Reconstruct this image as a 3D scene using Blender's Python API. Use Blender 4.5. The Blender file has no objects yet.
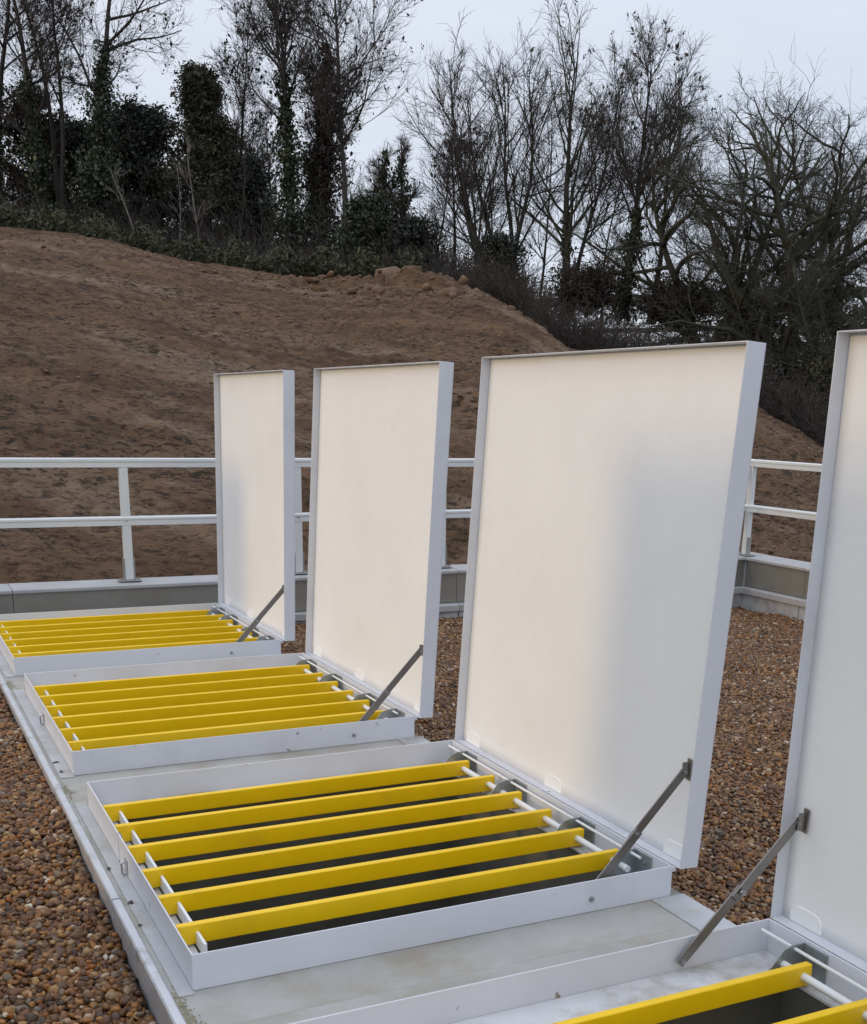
import bpy, bmesh, math, random
import numpy as np
from mathutils import Vector, Matrix, noise
random.seed(7); rng = np.random.default_rng(11)
sc = bpy.context.scene
col = sc.collection
rad = math.radians

# ------------------------------------------------------------------ camera
CAM = (-0.6059, -2.7172, 1.4445)
cam_data = bpy.data.cameras.new('camera')
cam = bpy.data.objects.new('camera', cam_data)
col.objects.link(cam)
rt = Vector((0.89194325, -0.4516486, 0.02123174)); up = Vector((0.11248761, 0.26713872, 0.95707024))
bk = rt.cross(up)
cam.matrix_world = Matrix(((rt.x, up.x, bk.x, CAM[0]), (rt.y, up.y, bk.y, CAM[1]), (rt.z, up.z, bk.z, CAM[2]), (0, 0, 0, 1)))
cam_data.sensor_fit = 'HORIZONTAL'; cam_data.sensor_width = 36
cam_data.lens = 36 * 1166.209 / 867
cam_data.shift_x = (433.5 - 472.372) / 867
cam_data.shift_y = (762.05 - 512) / 867
cam_data.clip_start = 0.05; cam_data.clip_end = 6000
sc.camera = cam

# ------------------------------------------------------------------ light
SUN_EL, SUN_AZ = 11.0, -84.0            # azimuth clockwise from +Y: the sun stands low on the left
sd = Vector((math.sin(rad(SUN_AZ)) * math.cos(rad(SUN_EL)), math.cos(rad(SUN_AZ)) * math.cos(rad(SUN_EL)), math.sin(rad(SUN_EL))))
sun_data = bpy.data.lights.new('sun', 'SUN')
sun_data.energy = 0.54; sun_data.angle = rad(4.5); sun_data.color = (1.0, 0.69, 0.34)
sun = bpy.data.objects.new('sun', sun_data); col.objects.link(sun)
sun.rotation_euler = sd.to_track_quat('Z', 'Y').to_euler()

world = bpy.data.worlds.new('World'); sc.world = world; world.use_nodes = True
nt = world.node_tree; nt.nodes.clear()
def wn(t, **k):
    n = nt.nodes.new(t)
    for a, b in k.items(): setattr(n, a, b)
    return n
out = wn('ShaderNodeOutputWorld'); bg = wn('ShaderNodeBackground')
sky = wn('ShaderNodeTexSky', sky_type='NISHITA', sun_disc=False)
sky.sun_elevation = rad(SUN_EL); sky.sun_rotation = rad(SUN_AZ)
sky.air_density = 1.0; sky.dust_density = 2.0; sky.ozone_density = 1.5
# a thin, even veil of high cloud over that sky
tc = wn('ShaderNodeTexCoord'); mp = wn('ShaderNodeMapping'); mp.inputs['Scale'].default_value = (1.0, 1.0, 4.5)
nz = wn('ShaderNodeTexNoise'); nz.inputs['Scale'].default_value = 2.2; nz.inputs['Detail'].default_value = 6; nz.inputs['Roughness'].default_value = 0.55
rp = wn('ShaderNodeValToRGB')
rp.color_ramp.elements[0].position = 0.36; rp.color_ramp.elements[0].color = (5.95, 6.45, 7.5, 1)
rp.color_ramp.elements[1].position = 0.66; rp.color_ramp.elements[1].color = (6.9, 7.2, 8.0, 1)
mx = wn('ShaderNodeMix', data_type='RGBA'); mx.inputs[0].default_value = 0.86
nt.links.new(tc.outputs['Generated'], mp.inputs['Vector']); nt.links.new(mp.outputs[0], nz.inputs['Vector'])
nt.links.new(nz.outputs[0], rp.inputs[0])
# an overcast veil is brighter overhead than low down
sx = wn('ShaderNodeSeparateXYZ'); zr = wn('ShaderNodeMapRange'); zr.inputs[1].default_value = .25; zr.inputs[2].default_value = 1.0; zr.inputs[3].default_value = 1.0; zr.inputs[4].default_value = 1.8
vm = wn('ShaderNodeVectorMath', operation='SCALE')
nt.links.new(tc.outputs['Generated'], sx.inputs[0]); nt.links.new(sx.outputs['Z'], zr.inputs[0]); nt.links.new(rp.outputs[0], vm.inputs[0]); nt.links.new(zr.outputs[0], vm.inputs['Scale'])
nt.links.new(sky.outputs[0], mx.inputs[6]); nt.links.new(vm.outputs[0], mx.inputs[7])
nt.links.new(mx.outputs[2], bg.inputs[0]); bg.inputs[1].default_value = 0.10
nt.links.new(bg.outputs[0], out.inputs[0])
sc.view_settings.view_transform = 'Standard'; sc.view_settings.look = 'None'
sc.view_settings.exposure = 0.33; sc.view_settings.gamma = 1.0

# ------------------------------------------------------------------ material helpers
def mat(name, base, rough=0.6, metal=0.0, var=0.0, var_scale=3.0, bump=0.0, bump_scale=60.0, spots=None, spot_scale=14, spot_cut=0.70,
        dark=None, dark_scale=1.5, dark_cut=(0.45, 0.7), stretch=None, spec=0.5, rnd=0.0, streak=None, bump_dist=.01):
    m = bpy.data.materials.new(name); m.use_nodes = True
    t = m.node_tree; b = t.nodes['Principled BSDF']
    b.inputs['Roughness'].default_value = rough; b.inputs['Metallic'].default_value = metal
    b.inputs['Specular IOR Level'].default_value = spec
    N = lambda k: t.nodes.new(k)
    tc = N('ShaderNodeTexCoord'); oi0 = N('ShaderNodeObjectInfo'); off = N('ShaderNodeVectorMath'); off.operation = 'MULTIPLY_ADD'
    off.inputs[0].default_value = (37.0, 53.0, 71.0); t.links.new(oi0.outputs['Random'], off.inputs[1]); t.links.new(tc.outputs['Object'], off.inputs[2])
    vec = off.outputs[0]                                # each copy gets its own patch of the pattern
    if stretch:
        mpn = N('ShaderNodeMapping'); mpn.inputs['Scale'].default_value = stretch[0]; mpn.inputs['Rotation'].default_value = stretch[1]
        t.links.new(vec, mpn.inputs[0]); svec = mpn.outputs[0]
    else: svec = vec
    rgb = N('ShaderNodeRGB'); rgb.outputs[0].default_value = (*base, 1); cur = rgb.outputs[0]
    def noise_tex(scale, detail=5, v=None, rough_=0.6):
        n = N('ShaderNodeTexNoise'); n.inputs['Scale'].default_value = scale; n.inputs['Detail'].default_value = detail
        n.inputs['Roughness'].default_value = rough_
        t.links.new(v or vec, n.inputs['Vector']); return n.outputs[0]
    def ramp(src, a, b_):
        r = N('ShaderNodeMapRange'); r.inputs[1].default_value = a; r.inputs[2].default_value = b_
        t.links.new(src, r.inputs[0]); return r.outputs[0]
    def mixc(f, a, color):
        x = N('ShaderNodeMix'); x.data_type = 'RGBA'; t.links.new(f, x.inputs[0]); t.links.new(a, x.inputs[6])
        if isinstance(color, tuple): x.inputs[7].default_value = (*color, 1)
        else: t.links.new(color, x.inputs[7])
        return x.outputs[2]
    if var:
        f = noise_tex(var_scale, 6, svec)
        h = N('ShaderNodeHueSaturation'); t.links.new(cur, h.inputs['Color'])
        mr = N('ShaderNodeMapRange'); mr.inputs[1].default_value = .25; mr.inputs[2].default_value = .75
        mr.inputs[3].default_value = 1 - var; mr.inputs[4].default_value = 1 + var
        t.links.new(f, mr.inputs[0]); t.links.new(mr.outputs[0], h.inputs['Value']); cur = h.outputs[0]
    if rnd:
        oi = N('ShaderNodeObjectInfo'); h = N('ShaderNodeHueSaturation'); t.links.new(cur, h.inputs['Color'])
        mr = N('ShaderNodeMapRange'); mr.inputs[3].default_value = 1 - rnd; mr.inputs[4].default_value = 1 + rnd
        t.links.new(oi.outputs['Random'], mr.inputs[0]); t.links.new(mr.outputs[0], h.inputs['Value']); cur = h.outputs[0]
    if dark: cur = mixc(ramp(noise_tex(dark_scale, 7, svec, .65), *dark_cut), cur, dark)
    if streak: cur = mixc(ramp(noise_tex(streak[1], 6, svec, .6), streak[2], streak[3]), cur, streak[0])
    if spots: cur = mixc(ramp(noise_tex(spot_scale, 4), spot_cut, spot_cut + .05), cur, spots)
    t.links.new(cur, b.inputs['Base Color'])
    if bump:
        bn = N('ShaderNodeBump'); bn.inputs['Strength'].default_value = bump; bn.inputs['Distance'].default_value = bump_dist
        t.links.new(noise_tex(bump_scale, 6, svec if stretch else vec), bn.inputs['Height']); t.links.new(bn.outputs[0], b.inputs['Normal'])
    return m

def earth_material():
    """bare clay: smeared lighter and darker tracks running down the slope, dark crumbly flecks, rough relief"""
    m = bpy.data.materials.new('bare_earth'); m.use_nodes = True; t = m.node_tree; b = t.nodes['Principled BSDF']
    b.inputs['Roughness'].default_value = .95; b.inputs['Specular IOR Level'].default_value = .2
    N = t.nodes.new; L = t.links.new; tc = N('ShaderNodeTexCoord')
    def mapped(sx, sy, sz, rot):
        mp_ = N('ShaderNodeMapping'); mp_.vector_type = 'TEXTURE'; mp_.inputs['Rotation'].default_value = (0, 0, rot); mp_.inputs['Scale'].default_value = (sx, sy, sz)
        L(tc.outputs['Object'], mp_.inputs[0]); return mp_.outputs[0]
    def nz_(v, scale, det=6, ro=.6, dist=0.):
        n = N('ShaderNodeTexNoise'); n.inputs['Scale'].default_value = scale; n.inputs['Detail'].default_value = det; n.inputs['Roughness'].default_value = ro; n.inputs['Distortion'].default_value = dist
        L(v, n.inputs['Vector']); return n.outputs[0]
    def mr_(f, a, b_, c=0., d=1.):
        r_ = N('ShaderNodeMapRange'); 
        for k, q in enumerate((a, b_, c, d)): r_.inputs[k + 1].default_value = q
        L(f, r_.inputs[0]); return r_.outputs[0]
    def mul(a, c):
        x = N('ShaderNodeMath'); x.operation = 'MULTIPLY'; L(a, x.inputs[0]); L(c, x.inputs[1]); return x.outputs[0]
    def mix(f, a, c):
        x = N('ShaderNodeMix'); x.data_type = 'RGBA'; L(f, x.inputs[0])
        for k, q in ((6, a), (7, c)):
            if isinstance(q, tuple): x.inputs[k].default_value = (*q, 1)
            else: L(q, x.inputs[k])
        return x.outputs[2]
    diag = mapped(4.2, .75, .9, rad(-42)); flat = mapped(1.7, .75, .6, rad(-14))
    c = mix(mr_(nz_(diag, .95, 9, .72), .38, .62), (.126, .073, .042), (.222, .136, .081))
    c = mix(mr_(nz_(diag, .75, 7, .68), .51, .62, 0, .75), c, (.30, .215, .148))
    c = mix(mul(mr_(nz_(flat, 6.5, 8, .74), .49, .58), mr_(nz_(diag, .45, 4), .38, .56, .22, 1.)), c, (.045, .030, .019))
    c = mix(mr_(nz_(flat, 12, 4, .6), .56, .64, 0, .8), c, (.036, .024, .016))
    c = mix(mr_(nz_(tc.outputs['Object'], 6, 4, .6), .68, .74, 0, .7), c, (.30, .215, .15))
    L(c, b.inputs['Base Color'])
    h = N('ShaderNodeMath'); h.operation = 'ADD'; L(nz_(flat, 6.5, 8, .74), h.inputs[0]); L(mr_(nz_(flat, 12, 5, .7), 0, 1, 0, .45), h.inputs[1])
    bn = N('ShaderNodeBump'); bn.inputs['Strength'].default_value = .9; bn.inputs['Distance'].default_value = .16; bn.invert = True
    L(h.outputs[0], bn.inputs['Height']); L(bn.outputs[0], b.inputs['Normal']); return m
M = {}
M['paint'] = mat('pale_grey_paint', (.665, .68, .72), .5, dark=(.56, .56, .57), dark_scale=2.4, dark_cut=(.55, .80), var=.05, var_scale=4, bump=.04, bump_scale=90, spots=(.24, .21, .17), spot_scale=17, spot_cut=.69)
M['ledge'] = mat('stained_grey_paint', (.66, .67, .69), .5, var=.10, var_scale=5, bump=.08, bump_scale=60, dark=(.36, .33, .28), dark_scale=4.5, dark_cut=(.45, .64), spots=(.20, .18, .15), spot_scale=22, spot_cut=.70)
M['lining'] = mat('white_insulated_lining', (.89, .885, .87), .6, var=.035, var_scale=2, bump=.17, bump_scale=130, streak=((.855, .84, .81), 3.0, .55, .85), spots=(.55, .52, .47), spot_scale=22, spot_cut=.76)
M['yellow'] = mat('yellow_grp', (.95, .60, .002), .36, spec=.5, dark=(.80, .49, .010), dark_scale=4, dark_cut=(.60, .80), var=.05, var_scale=7, bump=.05, bump_scale=60, spots=(.50, .36, .06), spot_scale=18, spot_cut=.74)
M['white'] = mat('white_plastic', (.78, .80, .80), .4)
M['galv'] = mat('galvanised_steel', (.38, .41, .42), .42, .75, var=.18, var_scale=25, bump=.05)
M['steel'] = mat('stainless_steel', (.27, .255, .24), .38, .85, var=.15, var_scale=12, spots=(.15, .11, .08), spot_scale=20, spot_cut=.70)
M['bolt'] = mat('bolt_steel', (.42, .42, .43), .3, .9)
M['concrete'] = mat('slab_concrete', (.40, .395, .37), .85, spec=.25, var=.16, var_scale=3.5, bump=.25, bump_scale=55, dark=(.335, .305, .25), dark_scale=3.6, dark_cut=(.44, .66), spots=(.12, .11, .10), spot_scale=26, spot_cut=.73)
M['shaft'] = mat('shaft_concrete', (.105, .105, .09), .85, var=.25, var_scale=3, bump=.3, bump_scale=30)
M['trim'] = mat('slab_edge_trim', (.60, .61, .63), .35, .35, var=.12, var_scale=9, bump=.06, dark=(.30, .29, .27), dark_scale=6, dark_cut=(.55, .75))
M['trim_low'] = mat('slab_edge_lower', (.44, .43, .44), .5, .2, var=.2, var_scale=7, bump=.1)
M['strip'] = mat('margin_sheet', (.46, .465, .47), .5, .1, var=.12, var_scale=8, bump=.1, dark=(.36, .34, .30), dark_scale=5, dark_cut=(.52, .7))
M['gravel_bed'] = mat('gravel_bed', (.034, .023, .016), .95, spec=.1, var=.4, var_scale=40, bump=.8, bump_scale=60)
M['rail'] = mat('rail_aluminium', (.70, .73, .73), .38, .25, var=.04, var_scale=5)
M['clamp'] = mat('rail_clamp', (.36, .36, .35), .4, .7)
M['coping'] = mat('coping_metal', (.40, .40, .40), .55, .1, var=.14, var_scale=3, spots=(.35, .33, .30), spot_scale=9, spot_cut=.72)
M['panel'] = mat('parapet_sheet', (.29, .28, .25), .40, .45, var=.2, var_scale=1.3, dark=(.27, .24, .20), dark_scale=1.1, dark_cut=(.5, .7))
M['plinth'] = mat('parapet_plinth', (.42, .425, .43), .85, var=.2, var_scale=6, bump=.6, bump_scale=25, dark=(.27, .26, .25), dark_scale=5, dark_cut=(.5, .7))
M['dirt'] = earth_material()
M['clod'] = mat('earth_clod', (.135, .082, .047), .95, var=.3, var_scale=3, bump=.6, bump_scale=10)
M['rock'] = mat('clay_boulder', (.135, .084, .050), .9, var=.4, var_scale=4, bump=1.0, bump_scale=6, dark=(.06, .04, .026), dark_scale=3, dark_cut=(.5, .66), bump_dist=.08)
M['bark'] = mat('bark_dark', (.036, .031, .027), .9, var=.3, var_scale=3)
M['bark_green'] = mat('bark_mossy', (.044, .044, .029), .9, var=.3, var_scale=3)
M['bark_pale'] = mat('bark_pale', (.23, .205, .18), .85, var=.25, var_scale=4)
M['twig'] = mat('twig', (.054, .044, .039), .9, var=.2, var_scale=1)
M['twig_green'] = mat('twig_mossy', (.052, .050, .036), .9, var=.2, var_scale=1)
M['seed'] = mat('seed_cluster', (.060, .045, .040), .9)
M['ivy'] = mat('ivy_leaf', (.024, .038, .015), .5, var=.45, var_scale=1.3)
M['evergreen'] = mat('evergreen_leaf', (.021, .030, .019), .6, var=.45, var_scale=1.0)
M['olive'] = mat('olive_leaf', (.044, .043, .021), .7, var=.45, var_scale=.9)
M['rust'] = mat('withered_leaf', (.046, .033, .023), .8, var=.4, var_scale=1.0)
M['bramble'] = mat('bramble_leaf', (.042, .046, .020), .7, var=.5, var_scale=.8)
M['brush'] = mat('brushwood', (.052, .041, .032), .9, var=.3, var_scale=.6)
M['ground'] = mat('field', (.09, .085, .05), .95, var=.3, var_scale=.05)
M['bridge'] = mat('bridge_steel', (.075, .072, .070), .8, var=.2, var_scale=.5)
M['bridge_pale'] = mat('bridge_pale_steel', (.34, .35, .36), .7)
M['shadow_caster'] = mat('shadow_caster_grp', (.13, .19, .14), .5, var=.06, var_scale=2, bump=.05)  # for the unseen cabinets added to cast shadows on the lids
M['leaf'] = mat('dead_leaf', (.065, .055, .045), .8, var=.3, var_scale=30)
M['crumb'] = mat('moss_crumbs', (.27, .25, .17), .95, var=.4, var_scale=40)

# ------------------------------------------------------------------ object helpers
def link(name, me, m=None, parent=None, label=None, cat=None, group=None, kind=None, bevel=0, smooth=False):
    o = bpy.data.objects.new(name, me); col.objects.link(o)
    if m is not None: me.materials.append(m)
    if parent is not None: o.parent = parent
    tag(o, label, cat, group, kind)
    if bevel:
        b = o.modifiers.new('bevel', 'BEVEL'); b.width = bevel; b.segments = 2; b.limit_method = 'ANGLE'; b.angle_limit = rad(40)
    if smooth:
        me.polygons.foreach_set('use_smooth', [True] * len(me.polygons))
    return o
def tag(o, label=None, cat=None, group=None, kind=None):
    if label: o['label'] = label
    if cat: o['category'] = cat
    if group: o['group'] = group
    if kind: o['kind'] = kind
def thing(name, label, cat, loc=(0, 0, 0), rz=0, group=None):
    o = bpy.data.objects.new(name, None); col.objects.link(o); o.empty_display_size = .1
    o.location = loc; o.rotation_euler = (0, 0, rz); tag(o, label, cat, group); return o
class MB:
    def __init__(s): s.bm = bmesh.new()
    def box(s, x0, x1, y0, y1, z0, z1, M_=None):
        v = [s.bm.verts.new((x, y, z)) for x in (x0, x1) for y in (y0, y1) for z in (z0, z1)]
        if M_: 
            for q in v: q.co = M_ @ q.co
        for f in ((0, 1, 3, 2), (4, 6, 7, 5), (0, 4, 5, 1), (2, 3, 7, 6), (0, 2, 6, 4), (1, 5, 7, 3)): s.bm.faces.new([v[i] for i in f])
        return s
    def rod(s, a, b, r, n=12, r2=None):
        a, b = Vector(a), Vector(b); d = (b - a).normalized(); r2 = r if r2 is None else r2
        u = d.orthogonal().normalized(); w = d.cross(u)
        A = [s.bm.verts.new(a + r * (math.cos(2 * math.pi * i / n) * u + math.sin(2 * math.pi * i / n) * w)) for i in range(n)]
        B = [s.bm.verts.new(b + r2 * (math.cos(2 * math.pi * i / n) * u + math.sin(2 * math.pi * i / n) * w)) for i in range(n)]
        for i in range(n): s.bm.faces.new((A[i], A[(i + 1) % n], B[(i + 1) % n], B[i]))
        s.bm.faces.new(A[::-1]); s.bm.faces.new(B); return s
    def prism(s, pts, axis, t0, t1):
        """outline pts (two coordinates) extruded along axis 'x' or 'y' from t0 to t1"""
        mk = (lambda p, t: (t, p[0], p[1])) if axis == 'x' else ((lambda p, t: (p[0], t, p[1])) if axis == 'y' else (lambda p, t: (p[0], p[1], t)))
        A = [s.bm.verts.new(mk(p, t0)) for p in pts]; B = [s.bm.verts.new(mk(p, t1)) for p in pts]; n = len(pts)
        for i in range(n): s.bm.faces.new((A[i], A[(i + 1) % n], B[(i + 1) % n], B[i]))
        s.bm.faces.new(A[::-1]); s.bm.faces.new(B); return s
    def bar(s, a, b, w, t, nrm):
        """flat bar from a to b, width w across, thickness t along nrm"""
        a, b, nrm = Vector(a), Vector(b), Vector(nrm).normalized(); d = (b - a).normalized(); c = d.cross(nrm)
        v = [s.bm.verts.new(p + sx * c * w / 2 + sn * nrm * t / 2) for p in (a, b) for sx in (-1, 1) for sn in (-1, 1)]
        for f in ((0, 1, 3, 2), (4, 6, 7, 5), (0, 4, 5, 1), (2, 3, 7, 6), (0, 2, 6, 4), (1, 5, 7, 3)): s.bm.faces.new([v[i] for i in f])
        return s
    def mesh(s, name='mesh'):
        bmesh.ops.recalc_face_normals(s.bm, faces=s.bm.faces)
        me = bpy.data.meshes.new(name); s.bm.to_mesh(me); s.bm.free(); return me
def arr_mesh(name, v, f):
    """mesh from arrays: v (V,3), f (F,k)"""
    v = np.asarray(v, np.float32); f = np.asarray(f, np.int32)
    me = bpy.data.meshes.new(name); F, k = f.shape
    me.vertices.add(len(v)); me.vertices.foreach_set('co', v.ravel())
    me.loops.add(F * k); me.loops.foreach_set('vertex_index', f.ravel())
    me.polygons.add(F); me.polygons.foreach_set('loop_start', np.arange(0, F * k, k, dtype=np.int32))
    me.update(calc_edges=True); return me

# ------------------------------------------------------------------ the setting: field, hillside, roof deck
v = [(-3000, -3000, -1.2), (3000, -3000, -1.2), (3000, 3000, -1.2), (-3000, 3000, -1.2)]
link('ground', arr_mesh('ground', v, [(0, 1, 2, 3)]), M['ground'], kind='structure')

CREST = np.array([(-46, 33, 8.0), (-22, 38.5, 7.4), (-4.505, 39.101, 6.806), (-0.336, 38.532, 6.722), (3.855, 37.536, 6.338), (5.412, 36.575, 6.137), (6.39, 35.65, 5.924),
    (8.805, 33.583, 5.306), (11.071, 31.336, 4.947), (12.819, 28.248, 4.686), (14.424, 26.662, 4.469), (14.867, 24.721, 3.697),
    (15.161, 23.683, 3.029), (16.423, 21.981, 2.406), (18.19, 19.695, 1.693), (18.46, 17.446, 0.764), (19.032, 15.813, -0.201), (19.6, 13, -.6), (20, 8, -.9)])
TOE = np.array([(-46, 10, -.75), (-22, 8.6, -.75), (-8, 8.0, -.75), (-4, 8.0, -.75), (0, 8, -.75), (1, 8, -.75), (1.9, 8, -.75), (3.4, 8, -.75), (4.8, 8, -.75), (6.0, 8.05, -.75), (7.0, 8.05, -.75),
    (7.7, 8.0, -.75), (8.1, 7.9, -.75), (8.5, 7.7, -.75), (8.7, 7.2, -.75), (8.8, 6.6, -.75), (8.8, 6.0, -.75), (8.8, 4.5, -.75), (8.8, 2, -.75)])
def crest_at(x, y):
    """height of the plateau behind the crest: nearest crest point, falling gently outwards"""
    p = np.array([x, y]); best = None
    for a, b in zip(CREST[:-1], CREST[1:]):
        d = b[:2] - a[:2]; t = np.clip(((p - a[:2]) @ d) / (d @ d), 0, 1); q = a + t * (b - a)
        e = np.hypot(*(p - q[:2]))
        if best is None or e < best[0]: best = (e, q[2])
    return best[1] - .03 * best[0]
def resample(P, n):
    s = np.concatenate([[0], np.cumsum(np.hypot(*np.diff(CREST[:, :2], axis=0).T))])
    # denser where the photograph looks
    t = np.interp(np.linspace(0, 1, n), [0, .12, .92, 1], [0, s[2] - 4, s[-2], s[-1]])
    return np.stack([np.interp(t, s, P[:, k]) for k in range(3)], 1)
NS, NT = 420, 190
cr, toe = resample(CREST, NS), resample(TOE, NS)
# soften the corners of the crest
for _ in range(3): cr[1:-1] = .25 * cr[:-2] + .5 * cr[1:-1] + .25 * cr[2:]
tt = np.linspace(0, 1, NT)[None, :, None]
P = toe[:, None] * (1 - tt) + cr[:, None] * tt
prof = tt[..., 0] + .10 * np.sin(math.pi * tt[..., 0]) * np.clip(cr[:, None, 2] / 5, 0, 1)
P[..., 2] = toe[:, None, 2] + (cr[:, None, 2] - toe[:, None, 2]) * prof
for i in range(NS):
    for j in range(NT):
        q = Vector(P[i, j]); e = min(1, j / 6)
        # ruts and scrapes run down across the slope, clods everywhere
        a = q.x * .79 - q.y * .61; b = q.x * .61 + q.y * .79
        n = .30 * noise.noise(Vector((a * .10, b * .22, 3))) + .13 * noise.noise(Vector((a * .26, b * .85, 7))) \
            + .08 * noise.noise(q * 1.15) + .07 * noise.noise(Vector((a * 1.3, b * 2.6, q.z * 2))) + .09 * abs(noise.noise(q * 4.1)) + .07 * noise.noise(q * 8)
        n += .26 * math.exp(-((q.x - 12.2) ** 2 + (q.y - 22.8) ** 2) / 5.0)      # loose tipped mound
        n += .34 * math.exp(-((q.x - 12.4) ** 2 + (q.y - 27.2) ** 2) / 3.5) * (.8 + 1.3 * noise.noise(q * 1.7) + .6 * noise.noise(q * 4.5))      # lumpy spoil heap
        P[i, j, 2] += n * e * (1 if j < NT - 8 else .6)
# beyond the crest: a plateau running out and then down to the field
outd = cr[:, :2] - toe[:, :2]; outd /= np.linalg.norm(outd, axis=1)[:, None]
rows = [P]
for k, off in enumerate((1.2, 3, 6, 11, 18, 30, 60)):
    r = cr.copy(); r[:, :2] += outd * off; r[:, 2] = cr[:, 2] - .03 * off if off < 31 else -1.6
    r[:, 2] += [.15 * noise.noise(Vector((x * .6, y * .6, 0))) if off < 31 else 0 for x, y in r[:, :2]]
    rows.append(r[:, None])
P = np.concatenate(rows, 1); NTT = P.shape[1]
idx = np.arange(NS * NTT).reshape(NS, NTT)
f = np.stack([idx[:-1, :-1], idx[1:, :-1], idx[1:, 1:], idx[:-1, 1:]], -1).reshape(-1, 4)
hill = link('hillside', arr_mesh('hillside', P.reshape(-1, 3), f), M['dirt'], kind='structure', smooth=True)
HILL = P[:, :NT]

def gravel_z(x, y):
    left = -.130 + .055 * np.clip(y, -.2, 1.5) + .012 * np.clip((x + .16) / .08, 0, 1)
    right = np.interp(x, [1.5, 2.2, 6.9], [-.17, -.24, -.335])
    return np.where(x < .7, left, right)
gx = np.concatenate([np.linspace(-7, -.081, 24), np.linspace(1.541, 6.95, 24)]); gy = np.linspace(-8, 6.26, 50)
for part, xs in (('gravel_bed', gx[:24]), ('gravel_bed', gx[24:])):
    X, Y = np.meshgrid(xs, gy, indexing='ij'); Z = gravel_z(X, Y) - .034
    i2 = np.arange(X.size).reshape(X.shape)
    link(part, arr_mesh(part, np.stack([X, Y, Z], -1).reshape(-1, 3), np.stack([i2[:-1, :-1], i2[1:, :-1], i2[1:, 1:], i2[:-1, 1:]], -1).reshape(-1, 4)), M['gravel_bed'], kind='structure')
# roof deck carrying gravel, behind the slab ends
m = MB(); m.box(-7, 6.95, -8, 6.26, -3.0, -.62); link('roof_deck', m.mesh(), M['shaft'], kind='structure')

# pebbles: thousands of individual stones, scattered by geometry nodes
def pebble_variants():
    c = bpy.data.collections.new('pebble_shapes')
    for k in range(7):
        bm = bmesh.new(); bmesh.ops.create_icosphere(bm, subdivisions=2, radius=1)
        s = Vector((1.0, random.uniform(.68, .92), random.uniform(.45, .68)))
        for vv in bm.verts:
            q = vv.co.copy(); vv.co = Vector((q.x * s.x, q.y * s.y, q.z * s.z)) * (1 + .30 * noise.noise(q * 1.1 + Vector((k * 9, 0, 0))) + .12 * noise.noise(q * 2.6 + Vector((0, k * 5, 0))))
            for j in range(5):                          # chipped faces
                n_ = Vector((math.sin(k * 2.1 + j * 2.4), math.cos(k * 1.3 + j * 1.9), .7 * math.sin(k + j * 1.7))).normalized(); e = vv.co.dot(n_) - .60
                if e > 0: vv.co -= n_ * e * .8
        me = bpy.data.meshes.new('pebble'); bm.to_mesh(me); bm.free()
        me.polygons.foreach_set('use_smooth', [True] * len(me.polygons)); me.materials.append(M['pebble'])
        o = bpy.data.objects.new('pebble_shape', me); c.objects.link(o)
    return c
pm = bpy.data.materials.new('flint_pebble'); pm.use_nodes = True; M['pebble'] = pm
t = pm.node_tree; b = t.nodes['Principled BSDF']; b.inputs['Roughness'].default_value = .5; b.inputs['Specular IOR Level'].default_value = .35
oi = t.nodes.new('ShaderNodeObjectInfo'); r = t.nodes.new('ShaderNodeValToRGB'); r.color_ramp.interpolation = 'LINEAR'
stops = [(0, (.050, .032, .022)), (.13, (.115, .058, .034)), (.28, (.205, .108, .056)), (.40, (.085, .060, .044)), (.52, (.275, .142, .064)), (.62, (.15, .080, .050)),
         (.73, (.36, .19, .083)), (.82, (.19, .155, .120)), (.90, (.42, .28, .15)), (.945, (.26, .095, .034)), (.98, (.50, .41, .30)), (1, (.60, .53, .43))]
while len(r.color_ramp.elements) < len(stops): r.color_ramp.elements.new(.5)
for e, (p, c) in zip(r.color_ramp.elements, stops): e.position = p; e.color = (*c, 1)
tcn = t.nodes.new('ShaderNodeTexCoord'); n = t.nodes.new('ShaderNodeTexNoise'); n.inputs['Scale'].default_value = 1.3; n.inputs['Detail'].default_value = 4
hs = t.nodes.new('ShaderNodeHueSaturation'); hs.inputs['Saturation'].default_value = 1.16; mr = t.nodes.new('ShaderNodeMapRange'); mr.inputs[1].default_value = .3; mr.inputs[2].default_value = .7; mr.inputs[3].default_value = .58; mr.inputs[4].default_value = 1.18
t.links.new(tcn.outputs['Object'], n.inputs['Vector']); t.links.new(n.outputs[0], mr.inputs[0]); t.links.new(mr.outputs[0], hs.inputs['Value'])
t.links.new(oi.outputs['Random'], r.inputs[0]); t.links.new(r.outputs[0], hs.inputs['Color']); t.links.new(hs.outputs[0], b.inputs['Base Color'])
PEB = pebble_variants()

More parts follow.
